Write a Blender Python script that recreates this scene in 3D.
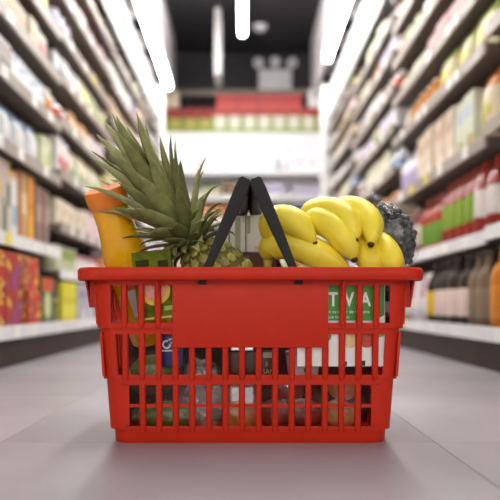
import bpy, bmesh, math, random
from mathutils import Vector, Matrix, Euler, noise

PI = math.pi
sc = bpy.context.scene
C = sc.collection
for o in list(bpy.data.objects):
    bpy.data.objects.remove(o)

# ------------------------------------------------------------------ camera
F = 700.0                      # focal length in pixels of the 500 px frame
CX, CY = 243.0, 305.0          # vanishing point of the aisle
H = 0.19                       # camera height
cam_d = bpy.data.cameras.new('camera')
cam = bpy.data.objects.new('camera', cam_d)
C.objects.link(cam)
cam.location = (0, 0, H)
cam.rotation_euler = (PI / 2, 0, 0)
cam_d.sensor_width = 36
cam_d.lens = 36 * F / 500
cam_d.shift_x = (250 - CX) / 500
cam_d.shift_y = (CY - 250) / 500
cam_d.clip_start = 0.02
cam_d.dof.use_dof = True
cam_d.dof.focus_distance = 0.985
cam_d.dof.aperture_fstop = 3.5
sc.camera = cam

# ------------------------------------------------------------------ world and exposure
w = bpy.data.worlds.new('world')
sc.world = w
w.use_nodes = True
w.node_tree.nodes['Background'].inputs[0].default_value = (1.0, 0.95, 0.90, 1)
w.node_tree.nodes['Background'].inputs[1].default_value = 0.72
vs = sc.view_settings
vs.view_transform = 'Standard'
vs.look = 'None'
vs.gamma = 1.0
vs.use_curve_mapping = False
vs.exposure = 1.5
TUBE = 19.0                    # strength of the lit tubes


def P(px, py, Y):
    """pixel at depth Y -> world point"""
    return Vector(((px - CX) * Y / F, Y, H + (CY - py) * Y / F))


# ------------------------------------------------------------------ materials
def lin(c):
    if isinstance(c, str):
        c = c.lstrip('#')
        c = [int(c[i:i + 2], 16) / 255 for i in (0, 2, 4)]
    return tuple(x / 12.92 if x <= 0.04045 else ((x + 0.055) / 1.055) ** 2.4 for x in c)


MATS = {}


def mat(name, col, rough=0.5, metal=0.0, spec=0.5, var=0.08, scale=12.0, bump=0.0, bscale=60.0,
        emit=0.0, coat=0.0, sss=0.0, trans=0.0, rnd=0.0):
    if name in MATS:
        return MATS[name]
    m = bpy.data.materials.new(name)
    m.use_nodes = True
    nt = m.node_tree
    b = nt.nodes['Principled BSDF']
    c = lin(col)
    b.inputs['Roughness'].default_value = rough
    b.inputs['Metallic'].default_value = metal
    b.inputs['Specular IOR Level'].default_value = spec
    b.inputs['Coat Weight'].default_value = coat
    b.inputs['Transmission Weight'].default_value = trans
    if sss:
        b.inputs['Subsurface Weight'].default_value = sss
        b.inputs['Subsurface Radius'].default_value = (0.01, 0.006, 0.003)
        b.inputs['Subsurface Scale'].default_value = 0.5
    tc = nt.nodes.new('ShaderNodeTexCoord')
    n = nt.nodes.new('ShaderNodeTexNoise')
    n.inputs['Scale'].default_value = scale
    n.inputs['Detail'].default_value = 4
    nt.links.new(tc.outputs['Object'], n.inputs['Vector'])
    r = nt.nodes.new('ShaderNodeValToRGB')
    r.color_ramp.elements[0].position = 0.3
    r.color_ramp.elements[1].position = 0.7
    r.color_ramp.elements[0].color = tuple(x * (1 - var) for x in c) + (1,)
    r.color_ramp.elements[1].color = tuple(min(1, x * (1 + var)) for x in c) + (1,)
    nt.links.new(n.outputs['Fac'], r.inputs['Fac'])
    out = r.outputs['Color']
    if rnd:
        oi = nt.nodes.new('ShaderNodeObjectInfo')
        mr = nt.nodes.new('ShaderNodeMapRange')
        mr.inputs['To Min'].default_value = 1 - rnd
        mr.inputs['To Max'].default_value = 1 + rnd
        nt.links.new(oi.outputs['Random'], mr.inputs['Value'])
        hs = nt.nodes.new('ShaderNodeHueSaturation')
        nt.links.new(mr.outputs['Result'], hs.inputs['Value'])
        nt.links.new(out, hs.inputs['Color'])
        out = hs.outputs['Color']
    nt.links.new(out, b.inputs['Base Color'])
    if bump:
        n2 = nt.nodes.new('ShaderNodeTexNoise')
        n2.inputs['Scale'].default_value = bscale
        n2.inputs['Detail'].default_value = 3
        nt.links.new(tc.outputs['Object'], n2.inputs['Vector'])
        bp = nt.nodes.new('ShaderNodeBump')
        bp.inputs['Strength'].default_value = bump
        bp.inputs['Distance'].default_value = 0.002
        nt.links.new(n2.outputs['Fac'], bp.inputs['Height'])
        nt.links.new(bp.outputs['Normal'], b.inputs['Normal'])
    if emit:
        b.inputs['Emission Color'].default_value = c + (1,)
        b.inputs['Emission Strength'].default_value = emit
    MATS[name] = m
    return m


def film(name, tint='#ffffff', glossy=0.22, white=0.06, bscale=45.0, bump=0.9):
    """thin clear plastic film with crinkles"""
    m = bpy.data.materials.new(name)
    m.use_nodes = True
    nt = m.node_tree
    nt.nodes.clear()
    out = nt.nodes.new('ShaderNodeOutputMaterial')
    t = nt.nodes.new('ShaderNodeBsdfTransparent')
    t.inputs[0].default_value = lin(tint) + (1,)
    g = nt.nodes.new('ShaderNodeBsdfGlossy')
    g.inputs['Roughness'].default_value = 0.16
    d = nt.nodes.new('ShaderNodeBsdfDiffuse')
    d.inputs[0].default_value = (0.85, 0.85, 0.85, 1)
    tc = nt.nodes.new('ShaderNodeTexCoord')
    n = nt.nodes.new('ShaderNodeTexNoise')
    n.inputs['Scale'].default_value = bscale
    n.inputs['Detail'].default_value = 5
    n.inputs['Distortion'].default_value = 1.2
    nt.links.new(tc.outputs['Object'], n.inputs['Vector'])
    bp = nt.nodes.new('ShaderNodeBump')
    bp.inputs['Strength'].default_value = bump
    bp.inputs['Distance'].default_value = 0.006
    nt.links.new(n.outputs['Fac'], bp.inputs['Height'])
    nt.links.new(bp.outputs['Normal'], g.inputs['Normal'])
    r = nt.nodes.new('ShaderNodeMapRange')
    r.inputs['From Min'].default_value = 0.35
    r.inputs['From Max'].default_value = 0.75
    r.inputs['To Min'].default_value = glossy * 0.5
    r.inputs['To Max'].default_value = glossy * 1.8
    nt.links.new(n.outputs['Fac'], r.inputs['Value'])
    m1 = nt.nodes.new('ShaderNodeMixShader')
    nt.links.new(r.outputs['Result'], m1.inputs[0])
    nt.links.new(t.outputs[0], m1.inputs[1])
    nt.links.new(g.outputs[0], m1.inputs[2])
    m2 = nt.nodes.new('ShaderNodeMixShader')
    m2.inputs[0].default_value = white
    nt.links.new(m1.outputs[0], m2.inputs[1])
    nt.links.new(d.outputs[0], m2.inputs[2])
    nt.links.new(m2.outputs[0], out.inputs[0])
    return m


# ------------------------------------------------------------------ mesh helpers
def mesh(name, v, f, mats, fm=None, smooth=False, bevel=0.0, fix=True):
    me = bpy.data.meshes.new(name)
    me.from_pydata([tuple(x) for x in v], [], f)
    if not isinstance(mats, (list, tuple)):
        mats = [mats]
    for m in mats:
        me.materials.append(m)
    if fm:
        for i, k in enumerate(fm):
            me.polygons[i].material_index = k
    if fix or bevel:
        bm = bmesh.new()
        bm.from_mesh(me)
        bmesh.ops.recalc_face_normals(bm, faces=bm.faces)
        if bevel:
            bmesh.ops.bevel(bm, geom=[e for e in bm.edges if e.calc_face_angle(0) > 0.5], offset=bevel,
                            segments=2, profile=0.6, affect='EDGES')
        bm.to_mesh(me)
        bm.free()
    if smooth:
        for p in me.polygons:
            p.use_smooth = True
        if smooth != 'all':
            try:
                me.set_sharp_from_angle(angle=math.radians(45))
            except Exception:
                pass
    return me


def link(name, me, parent=None, loc=(0, 0, 0), rot=(0, 0, 0), scale=None):
    o = bpy.data.objects.new(name, me)
    C.objects.link(o)
    o.parent = parent
    o.location = loc
    o.rotation_euler = rot
    if scale is not None:
        o.scale = scale
    return o


def empty(name, loc=(0, 0, 0), rot=(0, 0, 0)):
    o = bpy.data.objects.new(name, None)
    o.empty_display_size = 0.02
    C.objects.link(o)
    o.location = loc
    o.rotation_euler = rot
    return o


def tag(o, label, cat, group=None):
    o['label'] = label
    o['category'] = cat
    if group:
        o['group'] = group
    return o


def structure(o):
    o['kind'] = 'structure'
    return o


BF = [(0, 1, 3, 2), (4, 6, 7, 5), (0, 4, 5, 1), (2, 3, 7, 6), (0, 2, 6, 4), (1, 5, 7, 3)]


def boxv(x0, x1, y0, y1, z0, z1):
    return [(x, y, z) for x in (x0, x1) for y in (y0, y1) for z in (z0, z1)]


def box(name, x0, x1, y0, y1, z0, z1, m, parent=None, bevel=0.0, loc=(0, 0, 0), rot=(0, 0, 0)):
    return link(name, mesh(name, boxv(x0, x1, y0, y1, z0, z1), BF, m, bevel=bevel, smooth=bool(bevel)), parent, loc, rot)


def lathe_mesh(name, prof, seg, mats, ring_mats=None, caps=True):
    """prof: [(r, z)] from bottom to top"""
    v, f, fm = [], [], []
    for r, z in prof:
        for i in range(seg):
            a = 2 * PI * i / seg
            v.append((r * math.cos(a), r * math.sin(a), z))
    for k in range(len(prof) - 1):
        for i in range(seg):
            j = (i + 1) % seg
            f.append((k * seg + i, k * seg + j, (k + 1) * seg + j, (k + 1) * seg + i))
            fm.append(ring_mats[k] if ring_mats else 0)
    if caps:
        f.append(tuple(range(seg))[::-1])
        fm.append(ring_mats[0] if ring_mats else 0)
        n = (len(prof) - 1) * seg
        f.append(tuple(range(n, n + seg)))
        fm.append(ring_mats[-1] if ring_mats else 0)
    return mesh(name, v, f, mats, fm, smooth=True)


def tube_mesh(name, pts, radii, seg, m, flat=None):
    """tube along pts; radii per point"""
    v, f = [], []
    n = len(pts)
    pts = [Vector(p) for p in pts]
    up = Vector((0, 1, 0.02))
    for i, p in enumerate(pts):
        t = (pts[min(i + 1, n - 1)] - pts[max(i - 1, 0)]).normalized()
        a = t.cross(up).normalized()
        b = a.cross(t)
        for k in range(seg):
            th = 2 * PI * k / seg
            rr = radii[i]
            if flat:
                rr *= 1 + flat * math.cos(5 * th)
            v.append(p + (a * math.cos(th) + b * math.sin(th)) * rr)
    for i in range(n - 1):
        for k in range(seg):
            j = (k + 1) % seg
            f.append((i * seg + k, i * seg + j, (i + 1) * seg + j, (i + 1) * seg + k))
    f.append(tuple(range(seg)))
    f.append(tuple(range((n - 1) * seg, n * seg)))
    return mesh(name, v, f, m, smooth='all')


def blob_mesh(name, rx, ry, rz, m, sub=3, amp=0.0, freq=20.0, seed=0, shape=None):
    bm = bmesh.new()
    bmesh.ops.create_icosphere(bm, subdivisions=sub, radius=1)
    for q in bm.verts:
        d = q.co.normalized()
        k = 1 + amp * noise.fractal(d * freq + Vector((seed * 3.7, seed, 0)), 1.0, 2.0, 3) if amp else 1
        p = Vector((d.x * rx * k, d.y * ry * k, d.z * rz * k))
        if shape:
            p = shape(p, d)
        q.co = p
    me = bpy.data.meshes.new(name)
    bm.to_mesh(me)
    bm.free()
    me.materials.append(m)
    for p in me.polygons:
        p.use_smooth = True
    return me


def text_part(name, s, size, m, parent, loc, rot=(PI / 2, 0, 0), align='CENTER', squeeze=1.0, bold=0.0, spacing=1.0):
    cu = bpy.data.curves.new(name, 'FONT')
    cu.body = s
    cu.size = size
    cu.align_x = align
    cu.align_y = 'CENTER'
    cu.extrude = 0.0002
    cu.offset = bold
    cu.space_character = spacing
    cu.resolution_u = 3
    tmp = bpy.data.objects.new('tmp_text', cu)
    C.objects.link(tmp)
    dg = bpy.context.evaluated_depsgraph_get()
    dg.update()
    me = bpy.data.meshes.new_from_object(tmp.evaluated_get(dg))
    bpy.data.objects.remove(tmp)
    me.materials.clear()
    me.materials.append(m)
    o = link(name, me, parent, loc, rot)
    o.scale = (squeeze, 1, 1)
    return o


# ------------------------------------------------------------------ materials in use
M_RED = mat('basket_red_plastic', '#c6290f', rough=0.45, spec=0.25, var=0.04, scale=30, bump=0.05, bscale=300)
M_BLACK = mat('handle_black_plastic', '#151415', rough=0.5, spec=0.3, var=0.1, bump=0.1, bscale=400)
M_FLOOR = mat('floor_grey_tile', '#a09a9f', rough=0.33, var=0.16, scale=3.2, rnd=0.06, bump=0.06, bscale=9)
M_GROUT = mat('floor_joint_grey', '#857d7e', rough=0.7)
M_CEIL = mat('ceiling_dark', '#26252a', rough=0.8)
M_WALLD = mat('back_wall_dark_grey', '#3a383c', rough=0.8)
M_WALL = mat('side_wall_pale', '#b9b3ad', rough=0.8)
M_FASCIA = mat('fascia_pale_grey', '#c9c3c6', rough=0.6)
M_BEAM = mat('beam_brown_grey', '#877a70', rough=0.6)
M_WHITE = mat('white_enamel', '#eeeef0', rough=0.4, var=0.03)
M_SHELF = mat('shelf_beige_grey', '#74685e', rough=0.5, spec=0.25, var=0.05)
M_RAIL = mat('rail_beige_grey', '#a3978c', rough=0.4, var=0.05)
M_RAILW = mat('rail_white', '#e8e6e6', rough=0.35, var=0.04)
M_BACKP = mat('shelf_back_dark', '#4a403a', rough=0.7)
M_KICK = mat('plinth_brown', '#3a291d', rough=0.5, spec=0.2, var=0.2, scale=6)
M_TUBE = mat('lit_tube', '#fbfaf6', emit=TUBE, var=0.0)
M_LED = mat('lit_strip', '#f4f7ff', emit=4.5, var=0.0)
M_GREYM = mat('pale_metal', '#b9b4b4', rough=0.45)
M_FILM = film('clear_film', glossy=0.11, white=0.02)
M_FILM2 = film('crinkled_film', glossy=0.24, white=0.07, bscale=70)
M_FILM3 = film('berry_film', glossy=0.10, white=0.02, bscale=18)
M_TAGW = mat('price_tag_white', '#f4f2ee', rough=0.5)
M_TAGY = mat('price_tag_yellow', '#e8d86a', rough=0.5)

ORD1 = ['first', 'second', 'third', 'fourth', 'fifth', 'sixth', 'seventh', 'eighth', 'ninth', 'tenth', 'eleventh', 'twelfth', 'thirteenth', 'fourteenth', 'fifteenth', 'sixteenth', 'seventeenth', 'eighteenth', 'nineteenth', 'twentieth']
NUM = ['no', 'one', 'two', 'three', 'four', 'five', 'six', 'seven', 'eight']

# ------------------------------------------------------------------ setting
floor = structure(box('floor', -3, 3, -3, 9.3, -0.06, -0.004, M_GROUT))
tile_me = mesh('tile', boxv(-0.2995, 0.2995, -0.2495, 0.2495, -0.004, 0.0), BF, M_FLOOR)
for ix in range(-3, 4):
    for iy in range(-2, 18):
        t = link('tile', tile_me, floor, (-0.034 + 0.6 * ix, 0.72 + 0.5 * iy, 0))
structure(box('ceiling', -3, 3, -3, 9.3, 3.5, 3.56, M_CEIL))
structure(box('wall_back', -3, 3, 9.2, 9.3, -0.06, 3.5, M_WALLD))
structure(box('wall_left', -3.08, -3, -3, 9.3, -0.06, 3.5, M_WALL))
structure(box('wall_right', 3, 3.08, -3, 9.3, -0.06, 3.5, M_WALL))
structure(box('trim_1', -0.88, -0.85, -1.0, 8.75, 2.70, 3.5, M_FASCIA))
structure(box('trim_2', 0.85, 0.88, -1.0, 8.75, 2.70, 3.5, M_FASCIA))
structure(box('trim_3', -0.85, 0.85, 8.70, 8.74, 2.80, 2.87, M_BEAM))
n = 4
for s in (-1, 1):
    for yy in (4.3, 5.1, 5.9, 6.7, 7.5, 8.3):
        structure(box('trim_%d' % n, s * 0.89, s * 2.98, yy, yy + 0.16, 3.0, 3.12, M_FASCIA))
        n += 1


# ------------------------------------------------------------------ ceiling fixtures
def tube_light(x, y0, y1, z, label, group):
    t = empty('tube_light', (x, (y0 + y1) / 2, z))
    L = (y1 - y0) / 2 - 0.01
    hv = [(-0.035, 0.03), (0.035, 0.03), (0.022, 0.085), (-0.022, 0.085)]
    v = [(a, -L, b) for a, b in hv] + [(a, L, b) for a, b in hv]
    link('housing', mesh('housing', v, [(0, 1, 2, 3), (7, 6, 5, 4), (0, 4, 5, 1), (1, 5, 6, 2), (2, 6, 7, 3), (3, 7, 4, 0)], M_WHITE), t)
    me = lathe_mesh('tube', [(0.032, -L + 0.012), (0.032, L - 0.012)], 10, M_TUBE)
    link('tube', me, t, (0, 0, -0.003), (PI / 2, 0, 0))
    for s in (-1, 1):
        link('end_cap', mesh('end_cap', boxv(-0.034, 0.034, -0.006, 0.006, -0.036, 0.04), BF, M_WHITE), t, (0, s * (L - 0.005), 0))
    tag(t, label, 'light', group)
    return t


for k in range(4):
    tube_light(-0.83, 7.77 - 1.5 * (k + 1), 7.77 - 1.5 * k, 2.62, 'lit white fluorescent tube along the left ceiling fascia, %s from the back' % ORD1[k], 'tubes along the left fascia')
    tube_light(0.83, 6.9 - 1.5 * (k + 1), 6.9 - 1.5 * k, 2.62, 'lit white fluorescent tube along the right ceiling fascia, %s from the back' % ORD1[k], 'tubes along the right fascia')
for k in range(4):
    t = tube_light(-0.005, 7.45 - 1.9 * (k + 1), 7.45 - 1.9 * k, 3.08, 'lit fluorescent tube hanging over the middle of the aisle, %s from the back' % ORD1[k], 'tubes over the middle of the aisle')
    for s in (-0.6, 0.6):
        link('hanger', lathe_mesh('hanger', [(0.004, 0.085), (0.004, 0.42)], 6, M_GREYM), t, (0, s, 0))

t = empty('hanging_sign', (-0.275, 8.0, 2.7))
box('sign_panel', -0.035, 0.035, -0.4, 0.05, 0.0, 0.72, M_GREYM, t, bevel=0.008)
for yy in (-0.3, -0.03):
    link('hanger', lathe_mesh('hanger', [(0.005, 0.72), (0.005, 0.80)], 6, M_GREYM), t, (0, yy, 0))
tag(t, 'narrow pale hanging panel seen edge-on below the dark ceiling', 'sign')

t = empty('smoke_detector', (0.2, 8.3, 3.5))
link('base', lathe_mesh('base', [(0.075, -0.03), (0.085, -0.02), (0.085, 0)], 16, M_WHITE), t)
link('sensor_cover', lathe_mesh('sensor_cover', [(0.03, -0.065), (0.055, -0.055), (0.06, -0.03)], 16, M_WHITE), t)
tag(t, 'small round white smoke detector on the dark ceiling', 'smoke detector')

el = empty('emergency_light', (0.42, 9.2, 2.93))
box('housing', -0.215, 0.215, -0.10, 0, 0.0, 0.33, M_WHITE, el, bevel=0.012)
for i, (dx, dz) in enumerate(((-0.21, 0.41), (0.0, 0.42), (0.21, 0.41))):
    hd_ = link('lamp_head', lathe_mesh('lamp_head', [(0.035, -0.05), (0.06, -0.03), (0.068, 0.04), (0.062, 0.055)], 14, M_WHITE), el, (dx, -0.07, dz), (PI / 2, 0, 0.35 * (i - 1)))
    link('stem', lathe_mesh('stem', [(0.014, -0.05), (0.014, 0.05)], 8, M_GREYM), el, (dx * 0.85, -0.05, 0.355), (0, 0.2 * (i - 1), 0))
tag(el, 'white emergency light box with lamp heads on the dark back wall', 'emergency light')

# ------------------------------------------------------------------ products
PAL = {}


def pm(c):
    if c not in PAL:
        PAL[c] = mat('print_' + c.lstrip('#'), c, rough=0.5, var=0.05, scale=20)
    return PAL[c]


def carton_mesh(w, d, h, cols, pat, nx=8, nz=10):
    """printed box: the front is a grid whose cells carry the print"""
    v, f, fm = [], [], []
    for k in range(nz + 1):
        for i in range(nx + 1):
            v.append((-w / 2 + w * i / nx, -d / 2, h * k / nz))
    b0 = len(v)
    v += [(-w / 2, d / 2, 0), (w / 2, d / 2, 0), (w / 2, d / 2, h), (-w / 2, d / 2, h)]
    for k in range(nz):
        for i in range(nx):
            a = k * (nx + 1) + i
            f.append((a, a + 1, a + nx + 2, a + nx + 1))
            fm.append(pat((i + 0.5) / nx, (k + 0.5) / nz))
    row = lambda k: [k * (nx + 1) + i for i in range(nx + 1)]
    col = lambda i: [k * (nx + 1) + i for k in range(nz + 1)]
    f.append(tuple(row(0)[::-1] + [b0, b0 + 1])); fm.append(0)
    f.append(tuple(row(nz) + [b0 + 2, b0 + 3])); fm.append(0)
    f.append(tuple(col(0) + [b0 + 3, b0])); fm.append(0)
    f.append(tuple(col(nx)[::-1] + [b0 + 1, b0 + 2])); fm.append(0)
    f.append((b0, b0 + 3, b0 + 2, b0 + 1)); fm.append(0)
    return mesh('carton', v, f, [pm(c) for c in cols], fm)


PATS = [
    lambda u, z: 1 if 0.15 < u < 0.85 and 0.55 < z < 0.85 else (2 if z < 0.3 and u > 0.4 else 0),
    lambda u, z: 2 if (u - 0.5) ** 2 + (z - 0.4) ** 2 < 0.07 else (1 if z > 0.72 else 0),
    lambda u, z: 1 if u < 0.4 else (2 if 0.4 < z < 0.7 else 0),
    lambda u, z: 1 if z < 0.45 else (2 if 0.45 < z < 0.6 else 0),
    lambda u, z: 2 if z > 0.85 else (1 if 0.2 < z < 0.5 and 0.2 < u else 0),
]


def _np(seed, a, b, fr=4.0):
    return lambda u, z: (lambda q: 1 if q > a else (2 if q < b else 0))(noise.noise(Vector((u * fr + seed * 7.3, z * fr, seed))))


PATS += [_np(1, 0.26, -0.3), _np(2, 0.2, -0.3, 3.2), _np(3, 0.25, -0.28, 5.0), _np(4, 0.05, -0.25, 3.0)]


def bottle_mesh(w, h, cols, style=0):
    r = w / 2
    if style == 0:      # slender neck
        prof = [(r * .9, 0), (r, h * .02), (r, h * .12), (r * 1.01, h * .125), (r * 1.01, h * .5), (r, h * .505), (r, h * .6), (r * .8, h * .7), (r * .42, h * .8),
                (r * .36, h * .9), (r * .44, h * .905), (r * .44, h * .985), (r * .3, h)]
        rm = [0, 0, 0, 1, 1, 0, 0, 0, 0, 2, 2, 2]
    elif style == 1:    # squeeze bottle
        prof = [(r * .9, 0), (r, h * .03), (r, h * .25), (r * 1.01, h * .255), (r * .98, h * .62), (r * .95, h * .63), (r * .8, h * .78), (r * .5, h * .84), (r * .5, h * .97), (r * .35, h)]
        rm = [0, 0, 0, 1, 0, 0, 0, 2, 2]
    elif style == 2:    # jar
        prof = [(r * .9, 0), (r, h * .04), (r, h * .2), (r * 1.01, h * .21), (r * 1.01, h * .65), (r, h * .66), (r * .96, h * .78), (r * .84, h * .82), (r * .9, h * .83), (r * .9, h * .98), (r * .82, h)]
        rm = [0, 0, 0, 1, 1, 0, 0, 2, 2, 2]
    else:               # tin
        prof = [(r * .96, 0), (r, h * .02), (r * .98, h * .05), (r * .985, h * .06), (r * .985, h * .5), (r * .985, h * .94), (r, h * .97), (r * .96, h)]
        rm = [2, 2, 0, 0, 1, 2, 2]
    me = lathe_mesh('bottle', prof, 14, [mat('glossy_' + c.lstrip('#'), c, rough=0.22, var=0.06) for c in cols], rm)
    return me


def pouch_mesh(w, d, h, cols, pat, nx=6, nz=8):
    v, f, fm = [], [], []
    N = (nx + 1) * (nz + 1)
    for s in (-1, 1):
        for k in range(nz + 1):
            for i in range(nx + 1):
                u, z = i / nx, k / nz
                th = (max(0, math.sin(PI * u)) ** .5) * (max(0, math.sin(PI * min(1, 0.12 + z * 0.9))) ** .6) if 0 < u < 1 and z < 1 else 0
                v.append(((u - .5) * w * (1 - 0.06 * math.sin(PI * z)), s * d / 2 * max(th, 0.02), h * z))
    for s in (0, 1):
        for k in range(nz):
            for i in range(nx):
                a = s * N + k * (nx + 1) + i
                q = (a, a + 1, a + nx + 2, a + nx + 1)
                f.append(q if s == 0 else q[::-1])
                fm.append(pat((i + .5) / nx, (k + .5) / nz))
    # stitch the boundary
    bnd = [i for i in range(nx + 1)] + [k * (nx + 1) + nx for k in range(1, nz + 1)] + [nz * (nx + 1) + i for i in range(nx - 1, -1, -1)] + [k * (nx + 1) for k in range(nz - 1, 0, -1)]
    for a, b in zip(bnd, bnd[1:] + bnd[:1]):
        f.append((a, a + N, b + N, b)); fm.append(0)
    return mesh('pouch', v, f, [mat('glossy_' + c.lstrip('#'), c, rough=0.22, var=0.06) for c in cols], fm, smooth='all')


# kind: (object name, word in the label, category, builder)
KINDS = {
    'box': ('food_box', 'box', 'box'),
    'gift': ('gift_box', 'gift box', 'box'),
    'book': ('cereal_box', 'cereal box', 'box'),
    'carton': ('drink_carton', 'carton', 'carton'),
    'bottle': ('sauce_bottle', 'bottle', 'bottle'),
    'squeeze': ('ketchup_bottle', 'squeeze bottle', 'bottle'),
    'jar': ('food_jar', 'jar', 'jar'),
    'tin': ('food_tin', 'tin', 'tin'),
    'bag': ('snack_bag', 'bag', 'bag'),
}
CACHE = {}
rng = random.Random(11)


def product_mesh(kind, w, d, h, cols, pat):
    key = (kind, round(w, 3), round(d, 3), round(h, 3), cols, pat)
    if key not in CACHE:
        if kind in ('box', 'gift', 'book', 'carton'):
            CACHE[key] = carton_mesh(w, d, h, cols, PATS[pat])
        elif kind == 'bottle':
            CACHE[key] = bottle_mesh(w, h, cols, 0)
        elif kind == 'squeeze':
            CACHE[key] = bottle_mesh(w, h, cols, 1)
        elif kind == 'jar':
            CACHE[key] = bottle_mesh(w, h, cols, 2)
        elif kind == 'tin':
            CACHE[key] = bottle_mesh(w, h, cols, 3)
        else:
            CACHE[key] = pouch_mesh(w, d, h, cols, PATS[pat])
    return CACHE[key]


ORD = ['bottom', 'second', 'third', 'fourth', 'fifth', 'sixth', 'seventh', 'eighth', 'ninth', 'tenth']
PASTEL = [
    ('cream', ('#e6dcc8', '#cdbb98', '#c8a060')), ('white and lavender', ('#e8e3ea', '#b9add0', '#d8d0e0')),
    ('pale pink', ('#e8cfd0', '#f2ecec', '#c98f98')), ('pale green', ('#d3d9b0', '#a8b870', '#f0efe0')),
    ('white and red', ('#ece6e4', '#c65a50', '#efefef')), ('beige and orange', ('#dfcdb0', '#d08a4a', '#efe6d6')),
    ('white and blue', ('#e9edf2', '#9db4d6', '#f4f4f4')), ('pale yellow', ('#efe4ae', '#d9c050', '#f5f1df')),
    ('tan', ('#c8ae90', '#8d6b4c', '#e3d6c2')), ('rose and white', ('#dba9a6', '#f2ebe8', '#b8605c')),
    ('grey', ('#b9b2ae', '#8c8580', '#dedad6')), ('ivory and green', ('#e9e5d4', '#8fa65a', '#cdbf8a')),
]
STRONG = [
    ('brown', ('#6d4a34', '#c9a878', '#3d2a20')), ('red', ('#a92a22', '#e2c04a', '#e8e0d8')),
    ('orange', ('#cf7b2c', '#efe2c8', '#9a3d1c')), ('dark green', ('#3f5a34', '#d8d2a8', '#22301c')),
    ('mustard', ('#c79a30', '#7a3a20', '#efe5c0')), ('maroon', ('#6e2a2a', '#d9c6a6', '#2f1a18')),
    ('blue', ('#3a63a8', '#e2e6ec', '#d0b848')), ('cream and red', ('#e3d4b8', '#b5483a', '#f0e9da')),
    ('lavender grey', ('#9a90a8', '#d9d4de', '#6a5f80')), ('beige', ('#cdb899', '#8d7250', '#e6dccb')),
]


def place_run(kind, w, d, h, cols, phrase, pat, y0, count, xf, side, z, lvl, bay, stack=1):
    """count units along the shelf from y0; returns where the run ends"""
    me = product_mesh(kind, w, d, h, cols, pat)
    name, word, cat = KINDS[kind]
    sh_ = ORD[lvl] + (' shelf' if lvl == 0 else ' shelf up')
    grp = '%s %s, %s, %s' % (phrase, word, sh_, bay)
    rot = {'left': PI / 2, 'right': -PI / 2, 'back': 0}[side]
    y = y0
    for i in range(count):
        for s in range(stack):
            o = bpy.data.objects.new(name, me)
            C.objects.link(o)
            jit = rng.uniform(0, 0.012)
            if side == 'left':
                o.location = (-xf - d / 2 - jit, y + w / 2, z + s * h)
            elif side == 'right':
                o.location = (xf + d / 2 + jit, y + w / 2, z + s * h)
            else:
                o.location = (y + w / 2, xf + d / 2 + jit, z + s * h)
            o.rotation_euler = (0, 0, rot + (rng.uniform(-0.03, 0.03) if cat == 'box' else rng.uniform(-0.5, 0.5) if cat in ('bottle', 'jar', 'tin') else 0))
            lab = phrase + ' ' + word
            if stack > 1:
                lab = ('upper ' if s else 'lower ') + lab
            if count > 1:
                lab += ', %s of %s%s' % (ORD1[i] + (' nearest' if i and side != 'back' else '') if i or side == 'back' else 'nearest', NUM[count], ' from left' if side == 'back' else '')
            tag(o, lab + ', %s, %s' % (sh_, bay), cat, grp if count * stack > 1 else None)
        y += w + (0.014 if cat == 'bottle' else 0.006)
    return y


def auto_fill(y0, y1, gap, xf, side, z, lvl, bay, used, pastel, wmin=0.075, wmax=0.15):
    y = y0
    pool = (PASTEL * 2 if pastel > 0.7 else PASTEL + STRONG if pastel > 0.35 else STRONG + STRONG)
    names = list(pool)
    rng.shuffle(names)
    kinds = ['box', 'carton', 'bag', 'jar', 'bag', 'box', 'tin', 'carton', 'bottle'] if pastel > 0.35 else ['box', 'jar', 'bag', 'bottle', 'carton', 'box', 'tin']
    guard = 0
    while y < y1 - wmin and guard < 60:
        guard += 1
        phrase, cols = names[guard % len(names)]
        kind = rng.choice(kinds)
        if (phrase, kind) in used:
            continue
        used.add((phrase, kind))
        w_ = rng.uniform(wmin, wmax)
        if kind in ('jar', 'tin', 'bottle'):
            w_ = min(w_, 0.088)
        h_ = gap * rng.uniform(0.62, 0.93)
        if kind == 'tin':
            h_ = min(h_, 0.13)
        if kind == 'jar':
            h_ = min(h_, 0.17)
        n_ = min(rng.randint(2, 5), int((y1 - y) / (w_ + 0.006)))
        if n_ < 1:
            w_ = y1 - y - 0.008
            n_ = 1
            if w_ < 0.05:
                break
        stack = 2 if kind == 'tin' and gap > 0.27 else 1
        y = place_run(kind, w_, min(0.11, w_ * 0.9) if kind != 'bag' else w_ * 0.55, h_, cols, phrase, rng.randrange(len(PATS)), y, n_, xf, side, z, lvl, bay, stack)


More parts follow.
